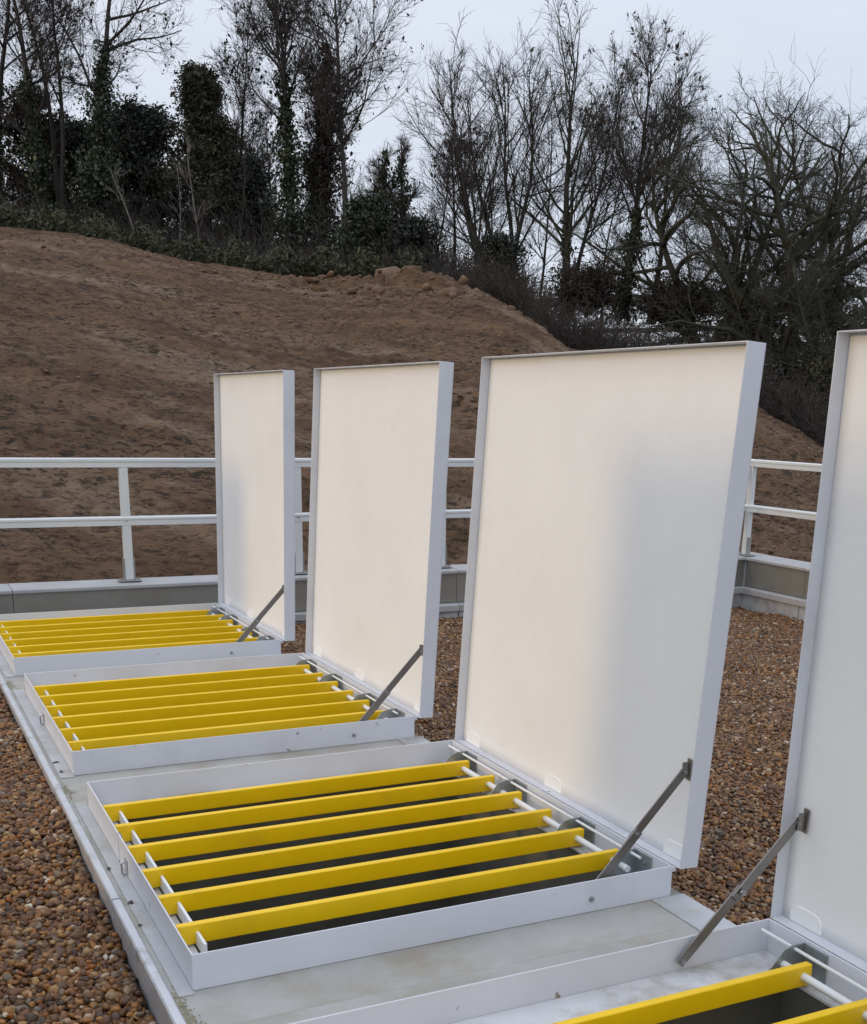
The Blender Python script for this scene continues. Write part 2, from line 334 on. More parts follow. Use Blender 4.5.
def gravel_points(x0, x1, y0, y1, step):
    out_ = []
    for layer, (dz, st) in enumerate(((-.010, step), (-.004, step), (.004, step * 1.12))):
        X, Y = np.meshgrid(np.arange(x0, x1, st), np.arange(y0, y1, st * .87), indexing='ij')
        X = X + (np.arange(X.shape[1]) % 2)[None] * st * .5
        X = X + rng.uniform(-.42, .42, X.shape) * st; Y = Y + rng.uniform(-.42, .42, X.shape) * st
        keep = (X > x0) & (X < x1) & (Y > y0) & (Y < y1)
        X, Y = X[keep], Y[keep]
        und = .012 * np.sin(X * 5.1 + 1.3 * Y) * np.sin(Y * 4.3 + .7) + .008 * np.sin(X * 11 + 2) * np.sin(Y * 9.3)
        Z = gravel_z(X, Y) + und + dz + rng.uniform(-.004, .006, X.shape)
        out_.append(np.stack([X, Y, Z], 1))
    return np.concatenate(out_)
def gravel_field(name, pts, scale):
    me = bpy.data.meshes.new(name); me.vertices.add(len(pts)); me.vertices.foreach_set('co', pts.astype(np.float32).ravel()); me.update()
    a = me.attributes.new('size', 'FLOAT', 'POINT')
    a.data.foreach_set('value', (scale * np.exp(rng.normal(0, .24, len(pts)))).clip(scale * .5, scale * 1.9).astype(np.float32))
    a = me.attributes.new('turn', 'FLOAT_VECTOR', 'POINT')
    rot = np.stack([rng.normal(0, .45, len(pts)), rng.normal(0, .45, len(pts)), rng.uniform(0, 6.28, len(pts))], 1)
    a.data.foreach_set('vector', rot.astype(np.float32).ravel())
    o = link(name, me, kind='stuff')
    g = bpy.data.node_groups.new('scatter_' + name, 'GeometryNodeTree')
    g.interface.new_socket('Geometry', in_out='INPUT', socket_type='NodeSocketGeometry'); g.interface.new_socket('Geometry', in_out='OUTPUT', socket_type='NodeSocketGeometry')
    N = g.nodes.new; gi = N('NodeGroupInput'); go = N('NodeGroupOutput'); ip = N('GeometryNodeInstanceOnPoints'); ci = N('GeometryNodeCollectionInfo')
    ci.inputs['Collection'].default_value = PEB; ci.inputs['Separate Children'].default_value = True; ci.inputs['Reset Children'].default_value = True
    ip.inputs['Pick Instance'].default_value = True
    n1 = N('GeometryNodeInputNamedAttribute'); n1.data_type = 'FLOAT'; n1.inputs[0].default_value = 'size'
    n2 = N('GeometryNodeInputNamedAttribute'); n2.data_type = 'FLOAT_VECTOR'; n2.inputs[0].default_value = 'turn'
    L = g.links.new
    L(gi.outputs[0], ip.inputs['Points']); L(ci.outputs[0], ip.inputs['Instance']); L(n1.outputs[0], ip.inputs['Scale']); L(n2.outputs[0], ip.inputs['Rotation']); L(ip.outputs[0], go.inputs[0])
    md = o.modifiers.new('scatter', 'NODES'); md.node_group = g
    tag(o, 'loose brown flint gravel', 'gravel'); return o
gravel_field('gravel', gravel_points(-2.6, -.0885, -1.2, 6.2, .0212), .0134)
gravel_field('gravel', gravel_points(1.552, 6.84, -2.6, 6.15, .0212), .0124)

# concrete slab: one panel per hatch, each with its shaft
YS = [3.9531, 1.9884, 0.0, -1.9969]; DS = [1.4579, 1.5474, 1.5645, 1.5645]
XO = [.0085, .0125, 0, 0]; WS = [1.507, 1.501, 1.5, 1.515]; TH = [.0214, .0519, .0579, .0128]; LS = [1.545, 1.5474, 1.553, 1.5546]
edges = [5.72, 3.75, 1.775, -.205, -2.4]
SLAB = bpy.data.objects.new('concrete_slab', None); col.objects.link(SLAB); tag(SLAB, kind='structure')
def ring_panel(x0, x1, y0, y1, hx0, hx1, hy0, hy1, zt, zb, zs):
    bm = bmesh.new(); V = lambda x, y, z: bm.verts.new((x, y, z))
    o = [(x0, y0), (x1, y0), (x1, y1), (x0, y1)]; h = [(hx0, hy0), (hx1, hy0), (hx1, hy1), (hx0, hy1)]
    ot = [V(*p, zt) for p in o]; ht = [V(*p, zt) for p in h]; ob = [V(*p, zb) for p in o]; hb = [V(*p, zs) for p in h]
    for i in range(4):
        j = (i + 1) % 4
        bm.faces.new((ot[i], ot[j], ht[j], ht[i])); bm.faces.new((ob[i], ob[j], ot[j], ot[i])); bm.faces.new((ht[i], ht[j], hb[j], hb[i]))
    bm.faces.new(hb)
    me = bpy.data.meshes.new('slab_panel'); bm.normal_update(); bm.to_mesh(me); bm.free(); return me
for k in range(4):
    y1, y0 = edges[k] - .0004, edges[k + 1] + .0004
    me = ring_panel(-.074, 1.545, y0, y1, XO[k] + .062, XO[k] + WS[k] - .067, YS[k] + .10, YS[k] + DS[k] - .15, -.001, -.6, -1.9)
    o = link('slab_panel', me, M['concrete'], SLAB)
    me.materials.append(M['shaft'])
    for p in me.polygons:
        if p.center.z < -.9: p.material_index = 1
# near end of the slab under the camera
m = MB(); m.box(-.074, 1.545, -6, -2.4006, -.6, -.001); link('slab_panel', m.mesh(), M['concrete'], SLAB)
# edge trim along the left of the slab, in lengths with a visible joint between
ends = [5.72, 4.55, 2.62, .66, -1.3, -3.3]
for a, b_ in zip(ends[:-1], ends[1:]):
    m = MB(); m.prism([(-.0845, -.030), (-.0845, .002), (-.080, .0075), (-.060, .0075), (-.056, .004), (-.056, -.0015), (-.0735, -.0015), (-.0735, -.030)], 'y', b_ + .006, a - .006)
    link('edge_trim', m.mesh(), M['trim'], SLAB, bevel=.0015)
    m = MB(); m.box(-.0790, -.0745, b_ + .004, a - .004, -.30, -.0305); link('edge_face', m.mesh(), M['trim_low'], SLAB)
# thin sheet strips laid on the slab margins beside and between the hatches
for k in range(4):
    link('margin_strip', MB().box(-.041, XO[k] - .0008, YS[k] - .02, YS[k] + DS[k] + .07, -.0008, .0032).mesh(), M['strip'], SLAB, bevel=.001)
for y0, y1 in ((YS[1] + DS[1] + .004, YS[0] - .004), (DS[2] + .004, YS[1] - .004), (YS[3] + DS[3] + .004, -.004)):
    link('margin_strip', MB().box(1.425, 1.546, y0, y1, -.0008, .0034).mesh(), M['strip'], SLAB, bevel=.001)
# crumbs along the joints and the trim
def crumbs(name, cx, cy, sx, sy, n_, s0, s1, mtl, z=0.0):
    vs, fs = [], []
    for i in range(n_):
        x, y = random.gauss(cx, sx), random.gauss(cy, sy); s = random.uniform(s0, s1)
        if x < -.055 and z == 0: x = -.05 + random.uniform(0, .02)
        base = len(vs); top = Vector((x, y, z + s * random.uniform(.5, 1)))
        ang = random.uniform(0, 6.28)
        for q in range(4): vs.append((x + s * math.cos(ang + q * 1.57) * random.uniform(.6, 1.2), y + s * math.sin(ang + q * 1.57) * random.uniform(.6, 1.2), z - .0005))
        vs.append(tuple(top)); fs += [(base + q, base + (q + 1) % 4, base + 4) for q in range(4)]
    return vs, fs
vs, fs = [], []
for args in [(-.046, 1.80, .007, .06, 150, .0015, .0045), (-.035, 1.775, .012, .012, 50, .0015, .004), (-.044, -.12, .008, .08, 330, .0015, .0050), (-.035, -.2, .012, .05, 120, .0015, .0045),
             (-.045, 3.75, .01, .06, 90, .002, .006), (-.042, .6, .004, .7, 120, .001, .003)]:
    a, b_ = crumbs('crumbs', *args, M['crumb']); fs += [tuple(i + len(vs) for i in q) for q in b_]; vs += a
link('joint_crumbs', arr_mesh('joint_crumbs', vs, fs), M['crumb'], kind='stuff')
# a few curled dead leaves on the margin of the slab
LEAFS = [(-.034, .62, 'small curled dead leaf on the slab margin beside the foreground hatch'), (-.03, 2.19, 'dark leaf scrap on the slab margin beside the second hatch'),
         (-.027, 2.05, 'darker of the leaf scraps nearest the near left corner of the second hatch'), (-.044, .92, 'tiny leaf scrap by the lock slot of the foreground hatch'), (-.04, .45, 'leaf crumb lying closest to the near left corner of the foreground hatch')]
for i, (x, y, lb) in enumerate(LEAFS):
    bm = bmesh.new(); n_ = 9; rr = .010 if i not in (3, 4) else .006
    c = bm.verts.new((0, 0, .006)); rg = [bm.verts.new((1.5 * rr * math.cos(q * 6.283 / n_) * random.uniform(.5, 1.3), rr * math.sin(q * 6.283 / n_) * random.uniform(.5, 1.3), random.uniform(.000, .009))) for q in range(n_)]
    for q in range(n_): bm.faces.new((c, rg[q], rg[(q + 1) % n_]))
    me = bpy.data.meshes.new('dead_leaf'); bm.to_mesh(me); bm.free()
    o = link('dead_leaf', me, M['leaf'], label=lb, cat='dead leaf', group='leaf scraps on the slab margin'); o.location = (x, y, 0.0005); o.rotation_euler = (0, 0, random.uniform(0, 6))
    s = o.modifiers.new('thick', 'SOLIDIFY'); s.thickness = .0012

# ------------------------------------------------------------------ access hatches
BAR_Y = [.237 + .2192 * i for i in range(6)]
mesh_bolt = MB().rod((0, 0, 0), (0, 0, .005), .0075, 6).rod((0, 0, .0045), (0, 0, .010), .0042, 8).mesh('bolt')
mesh_bolt.materials.append(M['bolt'])
def bolt(parent, loc, d, s=1.0):
    o = bpy.data.objects.new('bolt', mesh_bolt); col.objects.link(o); o.parent = parent; o.location = loc
    o.rotation_euler = Vector(d).to_track_quat('Z', 'Y').to_euler(); o.scale = (s, s, s); return o
bar_mesh = {}
H = .1018
def make_hatch(k, label, far_stay=False):
    W, D, th, L = WS[k], DS[k], TH[k], LS[k]
    root = thing('access_hatch', label, 'access hatch', (XO[k], YS[k], 0), group='open access hatches in a row on the slab')
    g = .005                                            # sheet thickness
    m = MB()
    m.box(0, W, 0, g, 0, H); m.box(0, W, D - g, D, 0, H)
    m.box(W - g, W, g, D - g, 0, H)
    m.box(0, g, g, .966, 0, H); m.box(0, g, .978, D - g, 0, H)      # the left side is slit for the lock
    fr = link('frame', m.mesh(), M['paint'], root, bevel=.0018)
    bolt(fr, (1.204, -.0003, .043), (0, -1, 0), 1.15)
    m = MB()                                            # inner ledge round the opening
    m.box(g + .001, .064, g + .001, D - g - .001, .0005, .009); m.box(W - .069, W - g - .001, g + .001, D - g - .001, .0005, .009)
    m.box(.0645, W - .0695, g + .001, .103, .0005, .009); m.box(.0645, W - .0695, D - .152, D - g - .001, .0005, .009)
    link('ledge', m.mesh(), M['ledge'], root, bevel=.001)
    m = MB().rod((-.004, .845, .002), (-.016, .845, .012), .003, 8).rod((-.016, .845, .012), (-.016, .845, .044), .003, 8).rod((-.016, .845, .044), (-.001, .845, .050), .003, 8)
    m.box(-.003, -.0005, .825, .865, .012, .056)
    link('lock_bar', MB().box(g + .0004, g + .006, .950, .994, .0095, .097).mesh(), M['steel'], root)
    link('lock_staple', m.mesh(), M['bolt'], root)
    # grating: six yellow bars, a white plate and a white tube that tie them
    for i, y in enumerate(BAR_Y):
        if 'bar' not in bar_mesh:
            bar_mesh['bar'] = MB().box(.018, 1.466, 0, .024, .0155, .0745).mesh('grating_bar'); bar_mesh['bar'].materials.append(M['yellow'])
        o = link('grating_bar', bar_mesh['bar'], None, root, bevel=.003); o.location = (0, y, 0)
    m = MB().box(.069, .078, .150, 1.402, .0095, .0525); link('tie_plate', m.mesh(), M['white'], root, bevel=.001)
    m = MB().rod((1.438, .150, .045), (1.438, 1.42, .045), .0112, 14); link('tie_tube', m.mesh(), M['white'], root, smooth=False, bevel=.001)
    m = MB().rod((1.474, .135, .083), (1.474, D - .02, .083), .0048, 10); link('pivot_rod', m.mesh(), M['white'], root)
    for y in (.175, .51, .985, D - .165):
        m = MB(); x1 = W - g - .0005
        m.prism([(x1 - .12, .0095), (x1, .0095), (x1, .094), (x1 - .045, .094), (x1 - .075, .086), (x1 - .115, .040)], 'y', y + .012, y + .017)
        m.box(x1 - .005, x1, y - .075, y + .0118, .012, .094)
        br = link('hinge_bracket', m.mesh(), M['galv'], root, bevel=.0012)
        bolt(br, (x1 - .0052, y - .045, .066), (-1, 0, 0), .95)
    # lid: a tray of painted sheet with an insulated lining, leaning back on its hinge
    T = .0677; ov = .016
    lid = bpy.data.objects.new('lid', None); col.objects.link(lid); lid.parent = root
    m = MB(); s = .003; y0, y1 = -ov, D + ov
    m.box(T - s, T, y0, y1, 0, L)
    m.box(0, T - s - .0002, y0, y0 + s, 0, L); m.box(0, T - s - .0002, y1 - s, y1, 0, L)
    m.box(0, T - s - .0002, y0 + s + .0002, y1 - s - .0002, L - s, L); m.box(.0004, T - s - .0002, y0 + s + .0002, y1 - s - .0002, 0, s)
    lid_me = m.mesh(); bpy.data.objects.remove(lid)
    lid = link('lid', lid_me, M['paint'], root, bevel=.0012)
    lid.location = (W + .0167, 0, H - .0090); lid.rotation_euler = (0, th, 0)
    # lining as a gently uneven sheet
    ny, nz_ = 40, 40; Y, Z = np.meshgrid(np.linspace(y0 + s + .0006, y1 - s - .0006, ny), np.linspace(s + .0006, L - s - .0006, nz_), indexing='ij')
    X = .040 + np.array([[.0016 * noise.noise(Vector((y * 2.3, z * 2.3, k * 7))) for y, z in zip(a, b_)] for a, b_ in zip(Y, Z)])
    n0 = ny * nz_; ii = np.arange(n0).reshape(ny, nz_)
    f = np.stack([ii[:-1, :-1], ii[:-1, 1:], ii[1:, 1:], ii[1:, :-1]], -1).reshape(-1, 4)
    lin = link('lining', arr_mesh('lining', np.stack([X, Y, Z], -1).reshape(-1, 3), f), M['lining'], lid, smooth=True)
    sol = lin.modifiers.new('thick', 'SOLIDIFY'); sol.thickness = .018; sol.offset = -1
    for y in (.065, .825, D - .082):
        m = MB(); a, h0 = .062, .056
        pts = [(y - a, .004), (y + a, .004), (y + a, h0 * .6), (y + a * .75, h0 * .92), (y + a * .4, h0), (y - a * .4, h0), (y - a * .75, h0 * .92), (y - a, h0 * .6)]
        m.prism(pts, 'x', .0368, .0415); link('hinge_pad', m.mesh(), M['lining'], lid, bevel=.0045)
    link('hinge_strip', MB().box(W + .0003, W + .0164, .004, D - .004, H - .022, H - .0098).mesh(), M['paint'], root)
    # folding stay from the frame wall to the lid
    ys = D - .020 if far_stay else .020; sg = -1 if far_stay else 1
    ca, sa = math.cos(th), math.sin(th)
    def lw(x, y, z): return (W + .0167 + x * ca + z * sa, y, H - .009 - x * sa + z * ca)
    b0 = Vector((1.204, ys, .043)); b1 = Vector(lw(.010, ys + sg * .010, .300)); mid = b0.lerp(b1, .50)
    m = MB(); e = (b1 - b0).normalized() * .012
    m.bar(b0 - e, mid + e, .031, .005, (0, 1, 0)); 
    stay = link('stay', m.mesh(), M['steel'], root, bevel=.0012)
    oy = Vector((0, sg * .0062, 0))
    m = MB().bar(mid - e * 2.2 + oy, b1 + e * .9 + oy, .030, .005, (0, 1, 0)); link('stay_arm', m.mesh(), M['steel'], stay, bevel=.0012)
    for p_, sz in ((b0, 1.0), (mid + oy, 1.2), (b1 + oy, .9)):
        bolt(stay, (p_.x, p_.y - .0026 if sz != 1.2 else p_.y - .006, p_.z), (0, -1, 0), sz)
    m = MB().rod((b0.x, .0052 if not far_stay else D - .0052, b0.z), b0, .006, 10); link('stay_pivot', m.mesh(), M['bolt'], stay)
    q = b1 + oy; m = MB()
    m.bar(q + Vector((.006, sg * .006, -.022)), q + Vector((.010, sg * .006, .028)), .024, .004, (0, 1, 0))
    m.bar(q + Vector((.021, sg * .006, -.030)), q + Vector((.024, sg * .006, .038)), .020, .004, (1, 0, 0))
    link('stay_mount', m.mesh(), M['steel'], stay, bevel=.001)
    m = MB(); m.box(W - g - .012, W - g - .0005, .058, .070, .030, .042); link('frame_catch', m.mesh(), M['bolt'], root)
    return root
make_hatch(0, 'open white hatch with yellow bars closest to the grey parapet, farthest in the row')
make_hatch(1, 'open white hatch with yellow bars standing between the farthest hatch and the big foreground one')
make_hatch(2, 'large open white hatch in the foreground, its lid half in shade')
make_hatch(3, 'open white hatch nearest the camera, cut off by the lower right corner', far_stay=True)

# ------------------------------------------------------------------ parapet and guard rail
def parapet(name, label, length, loc, rz, joints):
    """runs along local +X, its inner face at local y = 0"""
    r = thing(name, label, 'parapet wall', loc, rz, 'parapet walls round the roof')
    js = [0] + joints + [length]
    for a, b_ in zip(js[:-1], js[1:]):
        m = MB(); m.prism([(-.012, .114), (-.012, .136), (.0, .142), (.265, .150), (.285, .148), (.285, .10), (.262, .10), (.262, .114)], 'x', a + .002, b_ - .002)
        link('coping', m.mesh(), M['coping'], r, bevel=.002)
        m = MB(); m.box(a + .002, b_ - .002, .012, .26, -.132, .1135); link('panel', m.mesh(), M['panel'], r)
        m = MB(); m.prism([(-.055, -.200), (-.055, -.150), (-.045, -.140), (.26, -.1325), (.26, -.200)], 'x', a + .002, b_ - .002); link('ledge', m.mesh(), M['coping'], r, bevel=.002)
        m = MB(); m.box(a + .004, b_ - .004, -.03, .26, -.62, -.2005); link('plinth', m.mesh(), M['plinth'], r, bevel=.006)
    m = MB(); m.box(js[0], js[-1], .02, .25, -3.0, -.6205); link('wall_base', m.mesh(), M['shaft'], r)
    return r
parapet('parapet_wall', 'long grey parapet with pale coping crossing behind the hatches', 14.1, (-7.2, 6.2, 0), 0, [1.5, 3.0, 4.5, 6.0, 7.45, 9.0, 10.35, 11.0, 12.5])
parapet('parapet_wall', 'sunlit tan parapet turning towards the viewer beyond the largest lid, right of the corner', 13.4, (6.9, 6.196, 0), -math.pi / 2, [.82, 2.3, 3.8, 5.3, 6.8, 8.3])
link('wall_corner', MB().box(6.903, 7.18, 6.203, 6.48, -3, .132).mesh(), M['plinth'], kind='structure')
link('coping_corner', MB().box(6.905, 7.185, 6.2, 6.485, .132, .1500).mesh(), M['coping'], kind='structure', bevel=.002)

def guard_rail(label, length, loc, rz, posts):
    r = thing('guard_rail', label, 'guard rail', loc, rz, 'aluminium guard rails on the parapets')
    m = MB()
    m.prism([(-.026, .985), (-.026, 1.022), (-.032, 1.026), (-.032, 1.044), (-.026, 1.052), (.026, 1.052), (.032, 1.044), (.032, 1.026), (.026, 1.022), (.026, .985)], 'x', 0, length)
    link('top_rail', m.mesh(), M['rail'], r, bevel=.002)
    m = MB(); m.prism([(-.026, .565), (-.026, .604), (-.031, .608), (-.031, .622), (-.024, .631), (.024, .631), (.031, .622), (.031, .608), (.026, .604), (.026, .565)], 'x', 0, length)
    link('mid_rail', m.mesh(), M['rail'], r, bevel=.002)
    for x in posts:
        m = MB(); m.box(x - .032, x + .032, -.0235, .0235, .162, .984); po = link('post', m.mesh(), M['rail'], r, bevel=.004)
        m = MB()
        m.box(x - .042, x - .0325, -.026, .026, .162, .325); m.box(x + .0325, x + .042, -.026, .026, .162, .325)
        m.box(x - .085, x + .085, -.05, .05, .1525, .1615); sh = link('post_shoe', m.mesh(), M['clamp'], po, bevel=.002)
        for sx in (-.066, .066): bolt(sh, (x + sx, -.02, .1615), (0, 0, 1), 1.6)
        bolt(po, (x, -.0315, .598), (0, -1, 0), .9)
    return r
guard_rail('long white guard rail crossing the view in front of the dirt bank', 13.95, (-6.95, 6.33, 0), 0, [.62, 1.95, 3.33, 4.67, 5.99, 6.72 + 1.33 - .0, 9.385, 10.655, 11.8, 12.9])
guard_rail('short bright stretch of guard rail seen between the two right hand lids', 13.0, (6.945, 6.30, 0), -math.pi / 2, [.035, 1.35, 2.62, 3.95, 5.3, 6.6, 7.9, 9.2])

# ------------------------------------------------------------------ two made-up cabinets on the left, out of view, added to shade the lids
def shadow_caster(label, x, y, w, d, h):
    r = thing('added_shadow_caster', label, 'shadow_caster', (x, y, float(gravel_z(np.array(-1.), np.array(1.)))), group='added shadow casters left of the slab')
    m = MB(); m.box(-d / 2, d / 2, -w / 2, w / 2, .1, h - .08); link('cabinet', m.mesh(), M['shadow_caster'], r, bevel=.01)
    m = MB(); m.box(-d / 2 - .05, d / 2 + .05, -w / 2 - .05, w / 2 + .05, -.2, .0995); link('plinth', m.mesh(), M['plinth'], r, bevel=.01)
    m = MB(); m.prism([(-d / 2 - .05, h - .0795), (d / 2 + .05, h - .0795), (d / 2 + .05, h - .03), (0, h), (-d / 2 - .05, h - .03)], 'y', -w / 2 - .05, w / 2 + .05); link('roof', m.mesh(), M['shadow_caster'], r, bevel=.008)
    n_ = max(1, round(w / .7))
    for i in range(n_):
        a = -w / 2 + .04 + i * (w - .08) / n_; b_ = a + (w - .08) / n_ - .02
        dr = link('door', MB().box(d / 2 + .0005, d / 2 + .025, a, b_, .16, h - .16).mesh(), M['shadow_caster'], r, bevel=.006)
        link('handle', MB().box(d / 2 + .0255, d / 2 + .05, b_ - .09, b_ - .06, h * .45, h * .45 + .14).mesh(), M['bolt'], dr, bevel=.003)
        for q in range(5): link('louvre', MB().box(d / 2 + .0255, d / 2 + .035, a + .12, b_ - .15, .3 + q * .05, .325 + q * .05).mesh(), M['shadow_caster'], dr)
    return r
shadow_caster('broad green cabinet added as shadow caster on the gravel left of the nearest hatches', -2.75, -.12, 2.3, .7, 2.22)
shadow_caster('narrow green cabinet added as shadow caster on the gravel left of the farthest hatch', -2.9, 5.75, .7, .6, 1.95)

# ------------------------------------------------------------------ boulders and clods on the bank
def stone(r, seed):
    """angular boulder: convex hull of scattered points, edges slightly worn"""
    g = random.Random(seed * 13 + 5); bm = bmesh.new()
    for k in range(17):
        q = Vector((g.gauss(0, 1), g.gauss(0, 1), g.gauss(0, 1))).normalized() * g.uniform(.75, 1.1); bm.verts.new((q.x * r * 1.15, q.y * r * .9, q.z * r * .72))
    bmesh.ops.convex_hull(bm, input=bm.verts)
    for v_ in [v_ for v_ in bm.verts if not v_.link_faces]: bm.verts.remove(v_)
    me = bpy.data.meshes.new('boulder'); bm.to_mesh(me); bm.free(); return me
def hill_point(i, j): return HILL[min(NS - 1, max(0, int(i))), min(NT - 1, max(0, int(j)))]
def nearest(x, y):
    d = (HILL[..., 0] - x) ** 2 + (HILL[..., 1] - y) ** 2; return HILL.reshape(-1, 3)[d.argmin()]
ROCKS = [(13.05, 28.0, .40, .20, 'rounded clay boulder on top of the rubble heap'), (12.45, 28.1, .42, .02, 'broad boulder leaning at the left of the rubble heap'), (12.2, 27.2, .34, -.08, 'flat boulder low in front of the rubble heap'),
         (13.35, 26.7, .34, -.10, 'reddish slab of clay lying right of the rubble heap'), (12.75, 27.3, .30, -.02, 'angular boulder wedged in the middle of the rubble heap'), (11.6, 27.8, .26, -.05, 'small boulder left of the rubble heap'), (11.4, 26.4, .24, -.06, 'lone boulder down the slope before the rubble heap'), (13.75, 27.2, .22, -.04, 'small boulder right of the rounded one on the crest')]
for i, (x, y, r_, dz, lb) in enumerate(ROCKS):
    p = nearest(x, y); me = stone(r_, i + 1)
    o = link('boulder', me, M['rock'], label=lb, cat='boulder', group='boulders on the dirt bank', bevel=.015); o.location = (x, y, float(p[2]) + dz + r_ * .12); o.rotation_euler = (random.uniform(-.5, .5), random.uniform(-.5, .5), random.uniform(0, 6))
vs, fs = [], []
ico = bmesh.new(); bmesh.ops.create_icosphere(ico, subdivisions=1, radius=1); iv = np.array([v_.co[:] for v_ in ico.verts]); ifc = np.array([[v_.index for v_ in f_.verts] for f_ in ico.faces]); ico.free()
n_c = 6500
I = rng.integers(10, NS - 5, n_c); J = (rng.beta(1.6, 1.1, n_c) * (NT - 2)).astype(int)
cen = HILL[I, J]
near_heap = np.hypot(cen[:, 0] - 12.3, cen[:, 1] - 27.2) < 3.6
sz = np.exp(rng.normal(-3.75, .40, n_c)) * np.where(near_heap, np.where(rng.random(n_c) < .10, 6.5, 2.6), 1.0)
cv = iv[None] * (1 + rng.uniform(-.55, .45, (n_c, len(iv), 1))) * sz[:, None, None] * np.array([1, 1, .6]) + (cen + np.array([0, 0, 1]) * sz[:, None] * .15)[:, None]
cf = ifc[None] + (np.arange(n_c) * len(iv))[:, None, None]
link('earth_clods', arr_mesh('earth_clods', cv.reshape(-1, 3), cf.reshape(-1, 3)), M['clod'], kind='stuff')

# ------------------------------------------------------------------ trees
def unit(a): return a / np.maximum(np.linalg.norm(a, axis=-1, keepdims=True), 1e-9)
def grow(p0, d0, L, N, wander, upw):
    """K polylines of N points from p0 along d0, length L, wandering, bending upwards"""
    K = len(p0); pts = np.empty((K, N, 3)); pts[:, 0] = p0; d = unit(d0); st = (L / (N - 1))[:, None]
    for i in range(1, N):
        d = unit(d + rng.normal(0, wander, (K, 3)) + np.array([0, 0, upw])); pts[:, i] = pts[:, i - 1] + d * st
    return pts
def sprout(pts, n, t0, t1, ang, az_bias=0):
    """n children on every polyline: positions, directions and the place t along the parent"""
    K, N, _ = pts.shape; t = rng.uniform(t0, t1, (K, n)); x = t * (N - 1); i = np.minimum(x.astype(int), N - 2); f_ = (x - i)[..., None]
    kk = np.arange(K)[:, None]; a, b_ = pts[kk, i], pts[kk, i + 1]; p = a + (b_ - a) * f_; tan = unit(b_ - a)
    side = unit(np.cross(tan, rng.normal(size=(K, n, 3)))); an = rng.normal(ang, .18, (K, n))[..., None]
    d = tan * np.cos(an) + side * np.sin(an)
    return p.reshape(-1, 3), d.reshape(-1, 3), t.reshape(-1), np.repeat(np.arange(K), n)
def tubes(pts, r, S):
    K, N, _ = pts.shape; ax = unit(pts[:, -1] - pts[:, 0]); ref = np.where(np.abs(ax[:, 2:3]) > .8, np.array([[1., 0, 0]]), np.array([[0., 0, 1]]))
    u = unit(np.cross(ax, ref)); w = np.cross(ax, u); a = np.arange(S) * 2 * math.pi / S
    ring = np.cos(a)[None, :, None] * u[:, None] + np.sin(a)[None, :, None] * w[:, None]
    v_ = (pts[:, :, None] + r[:, :, None, None] * ring[:, None]).reshape(-1, 3)
    ii = np.arange(K * N * S).reshape(K, N, S); jj = np.roll(ii, -1, axis=2)
    return v_, np.stack([ii[:, :-1], jj[:, :-1], jj[:, 1:], ii[:, 1:]], -1).reshape(-1, 4)
def join(parts):
    V, F, o = [], [], 0
    for v_, f_ in parts: V.append(v_); F.append(f_ + o); o += len(v_)
    return np.concatenate(V), np.concatenate(F)
def leaves(c, size, aspect=1.6, droop=0.0):
    K = len(c); d = unit(rng.normal(size=(K, 3)) + np.array([0, 0, -droop])); s = unit(np.cross(d, rng.normal(size=(K, 3)))); sz_ = (size * np.exp(rng.normal(0, .3, K)))[:, None]
    a = c - d * sz_ * aspect * .5; b_ = c + d * sz_ * aspect * .5; m_ = c + np.cross(d, s) * sz_ * .18
    v_ = np.stack([a, m_ + s * sz_ * .5, b_, m_ - s * sz_ * .5], 1).reshape(-1, 3)
    return v_, np.arange(K * 4).reshape(K, 4)
def taper(r0, r1, N, p=1.0):
    t = np.linspace(0, 1, N)[None] ** p; return r0[:, None] * (1 - t) + r1[:, None] * t
GROUP = 'trees along the top of the bank'
